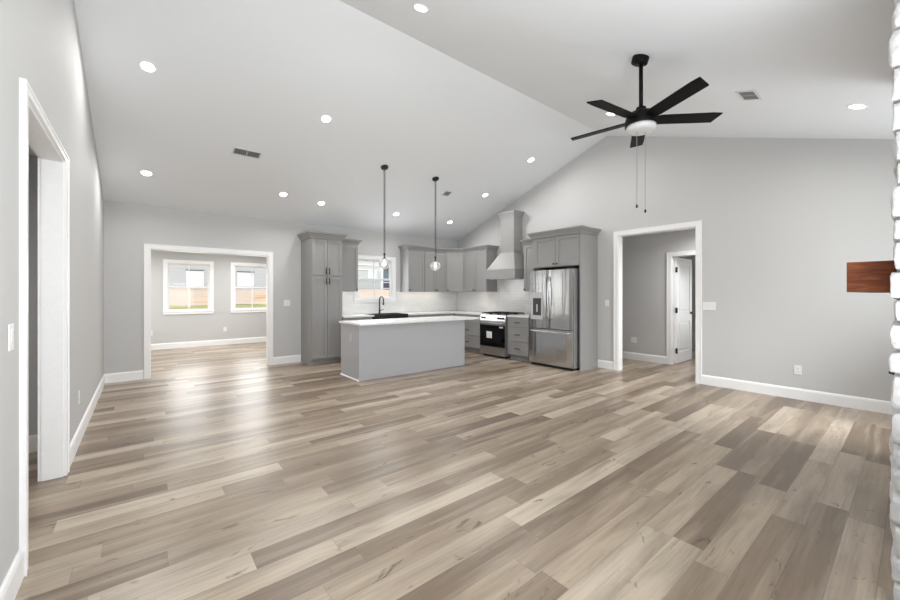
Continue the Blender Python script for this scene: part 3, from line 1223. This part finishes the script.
def fdoor(x0, x1, z0, z1):
    b = MB()
    n = 10
    prof = [(x0, 0.068)]
    for i in range(n + 1):
        q = i / n
        x = x0 + (x1 - x0) * q
        e = min(q, 1 - q) * (x1 - x0)
        rr = 0.0 if e > 0.02 else (0.02 - e)
        prof.append((x, 0.0 + rr * 0.8))
    prof.append((x1, 0.068))
    b.prism(prof, [], lambda q, v, w: (q, v, z0 + w), z1 - z0)
    return b


SPL = 0.447
ld = fdoor(0.003, SPL - 0.002, 0.705, 1.765).build('door', 'stainless_steel', fr)
rd = fdoor(SPL + 0.002, FW - 0.003, 0.705, 1.765).build('door', 'stainless_steel', fr)
fzd = fdoor(0.003, FW - 0.003, 0.055, 0.690).build('freezer_drawer', 'stainless_steel', fr)


def bow(x, par):
    b = MB()
    pts = []
    for i in range(17):
        q = i / 16
        z = 0.86 + (1.64 - 0.86) * q
        y = -0.002 - 0.06 * math.sin(PI * min(1, max(0, q))) ** 0.45
        pts.append((x, y, z))
    b.tube(pts, 0.012, 10)
    b.build('door_handle', 'steel_plain', par, True)


bow(SPL - 0.032, ld)
bow(SPL + 0.032, rd)
b = MB()
pts = [(0.05 + (FW - 0.10) * i / 16, -0.002 - 0.05 * math.sin(PI * i / 16) ** 0.35, 0.645) for i in range(17)]
b.tube(pts, 0.013, 10)
b.build('drawer_handle', 'steel_plain', fzd, True)
b = MB()
b.prism(rect(0.065, 0.325, 0.86, 1.36), [rect(0.105, 0.295, 0.935, 1.255)], lambda q, v, w: (q, -0.008 + w, v), 0.012)
dp = b.build('dispenser', 'dispenser_grey', ld)
b = MB()
b.box(0.105, 0.295, -0.003, 0.0035, 0.935, 1.255)
b.build('dispenser_recess', 'plastic_dark', dp)
b = MB()
b.box(0.185, 0.215, -0.010, -0.003, 1.00, 1.14, 0.004)
b.build('dispenser_paddle', 'dispenser_grey', dp)
b = MB()
b.box(FW - 0.10, FW - 0.03, 0.02, 0.09, 1.767, 1.785)
b.build('hinge_cover', 'plastic_dark', fr)
b = MB()
b.box(0.02, FW - 0.02, 0.05, 0.68, 0.0, 0.04)
b.build('base_grille', 'black_matte', fr)

# ------------------------------------------------------------------ ceiling fan
FX, FY = 3.575, 1.602
FZ = zceil(FY)
fan = thing('ceiling_fan', 'black five-blade ceiling fan with white light bowl hanging on a downrod', 'ceiling fan', (FX, FY, 0))
b = MB()
b.lathe([(0.060, -0.062), (0.070, -0.056), (0.073, -0.045), (0.073, 0.0)], (0, 0, 0), 28)
b.xform(Matrix.Translation((0, 0, FZ - 0.001)) @ Matrix.Rotation(math.atan(KN), 4, 'X'))
b.build('canopy', 'fan_black', fan, 'auto')
b = MB()
b.tube([(0, 0, 3.04), (0, 0, FZ - 0.03)], 0.0175, 14)
b.build('downrod', 'fan_black', fan, True)
b = MB()
b.lathe([(0.133, 2.882), (0.137, 2.887), (0.137, 2.93), (0.126, 2.972), (0.098, 3.002), (0.06, 3.018), (0.045, 3.027), (0.042, 3.052), (0.020, 3.058)], (0, 0, 0), 36)
b.build('motor_housing', 'fan_black', fan, 'auto')
b = MB()
b.lathe([(0.0, 2.828), (0.08, 2.830), (0.108, 2.835), (0.121, 2.846), (0.126, 2.862), (0.126, 2.883)], (0, 0, 0), 36)
b.build('light_bowl', 'frosted_bowl', fan, True)
for k in range(5):
    a = math.radians(28 + 72 * k)
    m = MB()
    pr = [(0.10, -0.045), (0.17, -0.062), (0.60, -0.066), (0.68, -0.058), (0.645, 0.066), (0.17, 0.062), (0.10, 0.045)]
    m.prism(pr, [], lambda q, v, w: (q, v, -0.005 + w), 0.010)
    M = Matrix.Translation((0, 0, 2.937)) @ Matrix.Rotation(a, 4, 'Z') @ Matrix.Rotation(math.radians(-12), 4, 'X')
    m.xform(M)
    bl = m.build('blade', 'fan_black', fan)
for x, y, z in ((-0.030, 0.024, 2.126), (0.025, -0.027, 2.080)):
    b = MB()
    b.tube([(x, y, z + 0.03), (x, y, 2.835)], 0.0025, 6)
    c = b.build('pull_chain', 'chain_steel', fan)
    b = MB()
    b.lathe([(0.0, 0.0), (0.009, 0.005), (0.009, 0.02), (0.003, 0.034)], (x, y, z), 12)
    b.build('pull_knob', 'fan_black', c, True)

# ------------------------------------------------------------------ pendants
def pendant(x, y, label, zg):
    z = zceil(y)
    p = thing('pendant_light', label, 'pendant light', (x, y, 0), 0, 'glass globe pendants over the island')
    b = MB()
    b.lathe([(0.030, -0.030), (0.060, -0.022), (0.064, 0.0)], (0, 0, 0), 24)
    b.xform(Matrix.Translation((0, 0, z - 0.001)) @ Matrix.Rotation(-math.atan(KF), 4, 'X'))
    b.build('canopy', 'black_metal', p, 'auto')
    b = MB()
    zt, zb = z - 0.03, zg + 0.175
    n = int((zt - zb) / 0.045)
    st = (zt - zb) / n
    for i in range(n):
        c = zt - (i + 0.5) * st
        pts = []
        for q in range(10):
            a = 2 * PI * q / 10
            u_, w_ = 0.0165 * math.cos(a), (st * 0.5 + 0.005) * math.sin(a)
            pts.append((u_, 0, c + w_) if i % 2 else (0, u_, c + w_))
        b.tube(pts, 0.0042, 5, True)
    ch = b.build('chain', 'chain_bronze', p, True)
    b = MB()
    pts = []
    for i in range(60):
        q = i / 59
        pts.append((0.011 * math.sin(q * 38), 0.011 * math.cos(q * 33), zt + (zb - zt) * q))
    b.tube(pts, 0.0030, 6)
    b.build('cord', 'chain_steel', ch, True)
    b = MB()
    b.lathe([(0.020, zg + 0.070), (0.021, zg + 0.098), (0.012, zg + 0.105), (0.010, zg + 0.135), (0.020, zg + 0.145), (0.020, zg + 0.165), (0.006, zg + 0.178)], (0, 0, 0), 20)
    b.build('socket', 'black_metal', p, 'auto')
    b = MB()
    pr = []
    for i in range(0, 17):
        a = -PI / 2 + (PI * 0.92) * i / 16
        pr.append((0.092 * math.cos(a), zg + 0.092 * math.sin(a)))
    b.lathe(pr, (0, 0, 0), 32, caps=False)
    b.build('glass_globe', 'globe_glass', p, True)
    b = MB()
    pr = [(0.0, -0.045), (0.018, -0.04), (0.028, -0.02), (0.028, 0.0), (0.018, 0.03), (0.012, 0.05), (0.012, 0.085)]
    b.lathe([(r_, zg + h_) for r_, h_ in pr], (0, 0, 0), 20)
    b.build('bulb', 'bulb_glow', p, True)


pendant(3.112, 5.555, 'clear glass globe pendant in front of the sink window', 1.835)
pendant(4.156, 5.538, 'clear glass globe pendant in front of the grey back-upper cabinets', 1.845)

# ------------------------------------------------------------------ downlights
first_dl = None


def downlight(x, y, label, z=None, tilt=None):
    global first_dl
    if z is None:
        z = zceil(y)
        tilt = -math.atan(KF) if y > YR else math.atan(KN)
    if first_dl is None:
        r = thing('recessed_downlight', label, 'downlight', (x, y, z), 0, 'recessed ceiling downlights')
        b = MB()
        b.lathe([(0.056, -0.004), (0.070, -0.005), (0.076, -0.002), (0.076, 0.0), (0.056, 0.0)], (0, 0, 0), 32, caps=False)
        b.build('trim_ring', 'trim_white', r, True)
        b = MB()
        b.lathe([(0.0, -0.0045), (0.058, -0.0045), (0.058, -0.001)], (0, 0, 0), 32, caps=False)
        b.build('lens', 'downlight_lens', r)
        first_dl = r
    else:
        r = copy_tree(first_dl)
        r['label'] = label
        r.location = (x, y, z)
    r.rotation_euler = (tilt, 0, 0)
    nrm = Matrix.Rotation(tilt, 3, 'X') @ Vector((0, 0, -1))
    area('downlight_beam', Vector((x, y, z)) + nrm * 0.012, nrm, 0.13, 0.13, DOWNLIGHT_POWER, DOWNLIGHT_COLOR, math.radians(165), 'DISK')
    return r


downlight(0.04, 4.94, 'recessed downlight above the left wall, nearer of the two along it')
downlight(0.04, 6.77, 'recessed downlight above the left wall by the sunroom opening')
downlight(1.887, 4.93, 'recessed downlight in the open ceiling just right of the long air vent')
downlight(1.85, 6.76, 'recessed downlight above the back wall, left of the pantry, next to another')
downlight(2.535, 6.85, 'recessed downlight directly above the pantry crown')
downlight(4.10, 6.83, 'recessed downlight between the two pendant cords near the back wall')
downlight(5.535, 6.82, 'recessed downlight above the kitchen corner, close under the back upper cabinets')
downlight(5.55, 5.67, 'recessed downlight left of the range hood, right of the right pendant')
downlight(5.565, 4.48, 'recessed downlight above the refrigerator, left of the ceiling fan')
downlight(1.965, 2.84, 'recessed downlight near the top middle edge of the photo')
downlight(5.19, 2.75, 'recessed downlight directly behind the ceiling fan blades')
downlight(5.24, 0.35, 'recessed downlight over the right wall beside the stone fireplace')


# ------------------------------------------------------------------ vents
def vent(x, y, w, d, label):
    tilt = -math.atan(KF) if y > YR else math.atan(KN)
    r = thing('ceiling_vent', label, 'air vent', (x, y, zceil(y)))
    r.rotation_euler = (tilt, 0, 0)
    b = MB()
    b.prism(rect(-w / 2, w / 2, -d / 2, d / 2), [rect(-w / 2 + 0.02, w / 2 - 0.02, -d / 2 + 0.02, d / 2 - 0.02)], lambda q, v, t: (q, v, -0.008 + t), 0.0075)
    b.build('frame', 'vent_white', r)
    b = MB()
    b.box(-w / 2 + 0.02, w / 2 - 0.02, -d / 2 + 0.02, d / 2 - 0.02, -0.0025, -0.001)
    b.build('duct_backing', 'vent_dark', r)
    b = MB()
    n = int((w - 0.04) / 0.022)
    for i in range(n):
        px = -w / 2 + 0.02 + (i + 0.5) * (w - 0.04) / n
        b.box(px - 0.004, px + 0.004, -d / 2 + 0.02, d / 2 - 0.02, -0.007, -0.003)
    b.box(-0.01, 0.01, -d / 2 + 0.02, d / 2 - 0.02, -0.0075, -0.003)
    b.build('louvers', 'vent_grey', r)


vent(1.137, 5.92, 0.36, 0.16, 'long white air vent in the ceiling above the sunroom opening')
vent(4.69, 5.87, 0.17, 0.17, 'small square air vent in the ceiling right of the pendants')
vent(4.753, 1.063, 0.27, 0.17, 'white air vent in the ceiling right of the fan')


# ------------------------------------------------------------------ switches and outlets
def plate(kind, label, loc, rz, gangs=1):
    r = thing('light_switch' if kind == 's' else 'wall_outlet', label, 'light switch' if kind == 's' else 'outlet', loc, rz)
    w = 0.072 + 0.046 * (gangs - 1)
    b = MB()
    b.box(-w / 2, w / 2, -0.006, -0.0005, -0.058, 0.058, 0.002)
    b.build('cover_plate', 'plastic_white', r)
    for g in range(gangs):
        x = (g - (gangs - 1) / 2) * 0.046
        if kind == 's':
            b = MB()
            b.prism([(-0.0065, -0.033), (-0.0105, 0.033), (-0.004, 0.033), (-0.004, -0.033)], [], lambda q, v, t: (x - 0.016 + t, q, v), 0.032)
            b.build('rocker', 'plastic_white', r)
        else:
            for z in (-0.02, 0.02):
                b = MB()
                b.box(x - 0.016, x + 0.016, -0.008, -0.005, z - 0.014, z + 0.014, 0.002)
                s = b.build('socket', 'plastic_white', r)
                b = MB()
                for q in (-0.006, 0.006):
                    b.box(x + q - 0.001, x + q + 0.001, -0.0084, -0.0078, z - 0.005, z + 0.005)
                b.build('slots', 'plastic_dark', s)
    return r


plate('s', 'white single light switch on the left wall in front of the cased opening', (XL, 2.487, 1.143), PI / 2)
plate('o', 'white wall outlet low on the left wall past the cased opening', (XL, 4.765, 0.40), PI / 2)
plate('s', 'white double light switch on the back wall between sunroom opening and pantry', (2.153, YB, 1.16), 0, 2)
plate('s', 'white light switch on the right wall between refrigerator panel and hall opening', (XR, 3.474, 1.17), FLIP)
plate('s', 'wide white light switch on the right wall just past the hall opening', (XR, 1.905, 1.155), FLIP, 3)
plate('o', 'white wall outlet low on the right wall between hall opening and fireplace', (XR, 0.94, 0.371), FLIP)
plate('o', 'white wall outlet on the hall wall, seen through the tall opening', (XH, 3.615, 0.396), FLIP, 2)
plate('o', 'white wall outlet on the sunroom wall between its windows', (1.68, YS, 0.405), 0)
plate('o', 'white wall outlet on the sunroom wall at the left edge of the opening', (0.145, YS, 0.40), 0)
plate('o', 'white wall outlet on the tile backsplash left of the range hood', (6.4205, 6.11, 1.12), FLIP)

# ------------------------------------------------------------------ bedroom door
dr = sempty('door_1', (7.868, 2.898, 0), math.radians(0.5), 'white panelled door standing open into the bedroom')
dr['category'] = 'door'
DW = 0.79
b = MB()
t0 = 0.036
b.prism(rect(0, DW, 0.012, 2.028), [rect(0.11, DW - 0.11, 0.22, 0.80), rect(0.11, DW - 0.11, 0.98, 1.90)], lambda q, v, w: (q, -t0 + w, v), t0)
b.box(0.109, DW - 0.109, -t0 + 0.010, -0.010, 0.219, 0.801)
b.box(0.109, DW - 0.109, -t0 + 0.010, -0.010, 0.979, 1.901)
b.box(0.15, DW - 0.15, -t0 + 0.003, -0.003, 0.26, 0.76, 0.006)
b.box(0.15, DW - 0.15, -t0 + 0.003, -0.003, 1.02, 1.86, 0.006)
b.build('door_leaf', 'door_white', dr)
for z in (0.25, 1.02, 1.79):
    b = MB()
    b.box(-0.012, 0.006, -t0 - 0.006, -t0 + 0.02, z - 0.05, z + 0.05)
    b.tube([(-0.003, -t0 - 0.008, z - 0.052), (-0.003, -t0 - 0.008, z + 0.052)], 0.009, 10)
    b.build('hinge', 'black_metal', dr)
b = MB()
b.lathe([(0.027, 0.0), (0.027, 0.008), (0.011, 0.012), (0.010, 0.05)], (DW - 0.065, -t0, 0.95), 20, 'Y')
b.tube([(DW - 0.065, -t0 - 0.05, 0.95), (DW - 0.18, -t0 - 0.05, 0.95)], 0.009, 10)
b.build('lever_handle', 'black_metal', dr, True)

# ------------------------------------------------------------------ fireplace
FP0, FP1, FPY = 2.45, 4.75, 0.063
fp = thing('fireplace', 'white painted stone fireplace column with wooden mantel at the right edge', 'fireplace', (FP0, FPY, 0))
fw_ = FP1 - FP0
b = MB()
core = [(-0.03, 0.0), (-0.03, zceil(FPY - 0.03) - 0.004), (-0.603, zceil(FPY - 0.603) - 0.004), (-0.603, 0.0)]
OX0, OX1, OZ = 0.70, 1.68, 0.93
b.prism(core, [], lambda u_, v, w: (0.03 + w, u_, v), OX0 - 0.03)
b.prism(core, [], lambda u_, v, w: (OX1 + w, u_, v), fw_ - 0.03 - OX1)
b.prism([(-0.03, OZ), (-0.03, zceil(FPY - 0.03) - 0.004), (-0.603, zceil(FPY - 0.603) - 0.004), (-0.603, OZ)], [], lambda u_, v, w: (OX0 + w, u_, v), OX1 - OX0)
b.build('masonry_core', 'mortar', fp)


def rough(b, x0, x1, y0, y1, z0, z1, seed):
    n0 = len(b.bm.verts)
    r_ = bmesh.ops.create_cube(b.bm, size=2.0)
    es = list({e for v in r_['verts'] for e in v.link_edges})
    bmesh.ops.subdivide_edges(b.bm, edges=es, cuts=4, use_grid_fill=True)
    vs = list(b.bm.verts)[n0:]
    c = Vector(((x0 + x1) / 2, (y0 + y1) / 2, (z0 + z1) / 2))
    hx, hy, hz = (x1 - x0) / 2, (y1 - y0) / 2, (z1 - z0) / 2
    rad = 0.016
    for v in vs:
        p = v.co
        q = Vector((p.x * hx, p.y * hy, p.z * hz))
        inner = Vector((max(-hx + rad, min(hx - rad, q.x)), max(-hy + rad, min(hy - rad, q.y)), max(-hz + rad, min(hz - rad, q.z))))
        d = q - inner
        if d.length > 1e-6:
            q = inner + d.normalized() * min(rad, d.length)
        q += noise.noise_vector((q + c) * 9.0 + Vector((seed, 0, 0))) * 0.012
        q += noise.noise_vector((q + c) * 28.0 + Vector((0, seed, 0))) * 0.006
        v.co = c + q


b = MB()
z = 0.0
k = 0
rs = random.Random(3)
while z < 2.93:
    hgt = rs.uniform(0.095, 0.155)
    z1 = z + hgt
    g = 0.0035
    if z1 > 2.96:
        z1 = 2.96
    # left flank, seen from the room
    cut = rs.uniform(-0.42, -0.2)
    ex = rs.uniform(-0.010, 0.008)
    lim = zceil(FPY - 0.55) - 0.01
    rough(b, rs.uniform(-0.004, 0.012), 0.16, cut + g, 0.0 + ex, z + g, z1 - g, k * 3.1)
    if z1 < lim:
        rough(b, rs.uniform(-0.004, 0.012), 0.16, -0.60, cut - g, z + g, z1 - g, k * 3.1 + 1)
    # front face
    x = 0.17
    while x < fw_ - 0.05:
        L = rs.uniform(0.20, 0.48)
        x1 = min(fw_, x + L)
        if fw_ - x1 < 0.1:
            x1 = fw_
        blocked = z < OZ and x1 > OX0 and x < OX1
        if blocked and x < OX0 - 0.06:
            rough(b, x + g, OX0 - g, -0.14, 0.0 + rs.uniform(-0.012, 0.012), z + g, z1 - g, k * 1.7)
        if not blocked:
            rough(b, x + g, x1 - g, -0.14, 0.0 + rs.uniform(-0.012, 0.012), z + g, z1 - g, k * 1.7)
        elif x1 > OX1 + 0.06:
            rough(b, OX1 + g, x1 - g, -0.14, 0.0 + rs.uniform(-0.012, 0.012), z + g, z1 - g, k * 1.7)
        x = x1
        k += 1
    z = z1
    k += 1
b.build('stone_facing', 'painted_stone', fp, True)
b = MB()
b.box(0.30, 2.0, -0.03, 0.157, 1.340, 1.490, 0.003)
o = b.build('mantel', 'stained_wood', fp)
o['label'] = 'reddish brown stained wooden mantel beam'
b = MB()
b.prism(rect(OX0, OX1, 0.0, OZ), [rect(OX0 + 0.05, OX1 - 0.05, 0.05, OZ - 0.05)], lambda q, v, w: (q, -0.05 + w, v), 0.055)
fb = b.build('insert_frame', 'firebox_black', fp)
b = MB()
b.box(OX0 + 0.01, OX1 - 0.01, -0.50, -0.47, 0.01, OZ - 0.01)
b.box(OX0 + 0.01, OX0 + 0.03, -0.47, -0.05, 0.01, OZ - 0.01)
b.box(OX1 - 0.03, OX1 - 0.01, -0.47, -0.05, 0.01, OZ - 0.01)
b.box(OX0 + 0.03, OX1 - 0.03, -0.47, -0.05, 0.01, 0.03)
b.box(OX0 + 0.03, OX1 - 0.03, -0.47, -0.05, OZ - 0.03, OZ - 0.01)
b.build('firebox', 'firebox_black', fp)
b = MB()
b.prism([(0.006, 0.985), (0.010, 0.985), (0.032, 0.90), (0.006, 0.89)], [], lambda q, v, w: (OX0 + w, q, v), OX1 - OX0)
b.build('firebox_hood', 'hood_black', fp)

# ------------------------------------------------------------------ under-cabinet strip lights
WARM = (1.0, 0.90, 0.77)
area('strip_light_back', (5.25, 7.47, UB - 0.012), (0, 0.25, -1), 1.05, 0.05, 0.55, WARM)
area('strip_light_side', (6.28, 6.58, UB - 0.012), (0.25, 0, -1), 0.05, 0.75, 0.4, WARM)
area('strip_light_pantry', (3.25, 7.47, UB - 0.012), (0, 0.25, -1), 0.36, 0.05, 0.2, WARM)
area('strip_light_narrow', (6.28, 4.9, UB - 0.012), (0.25, 0, -1), 0.05, 0.3, 0.12, WARM)
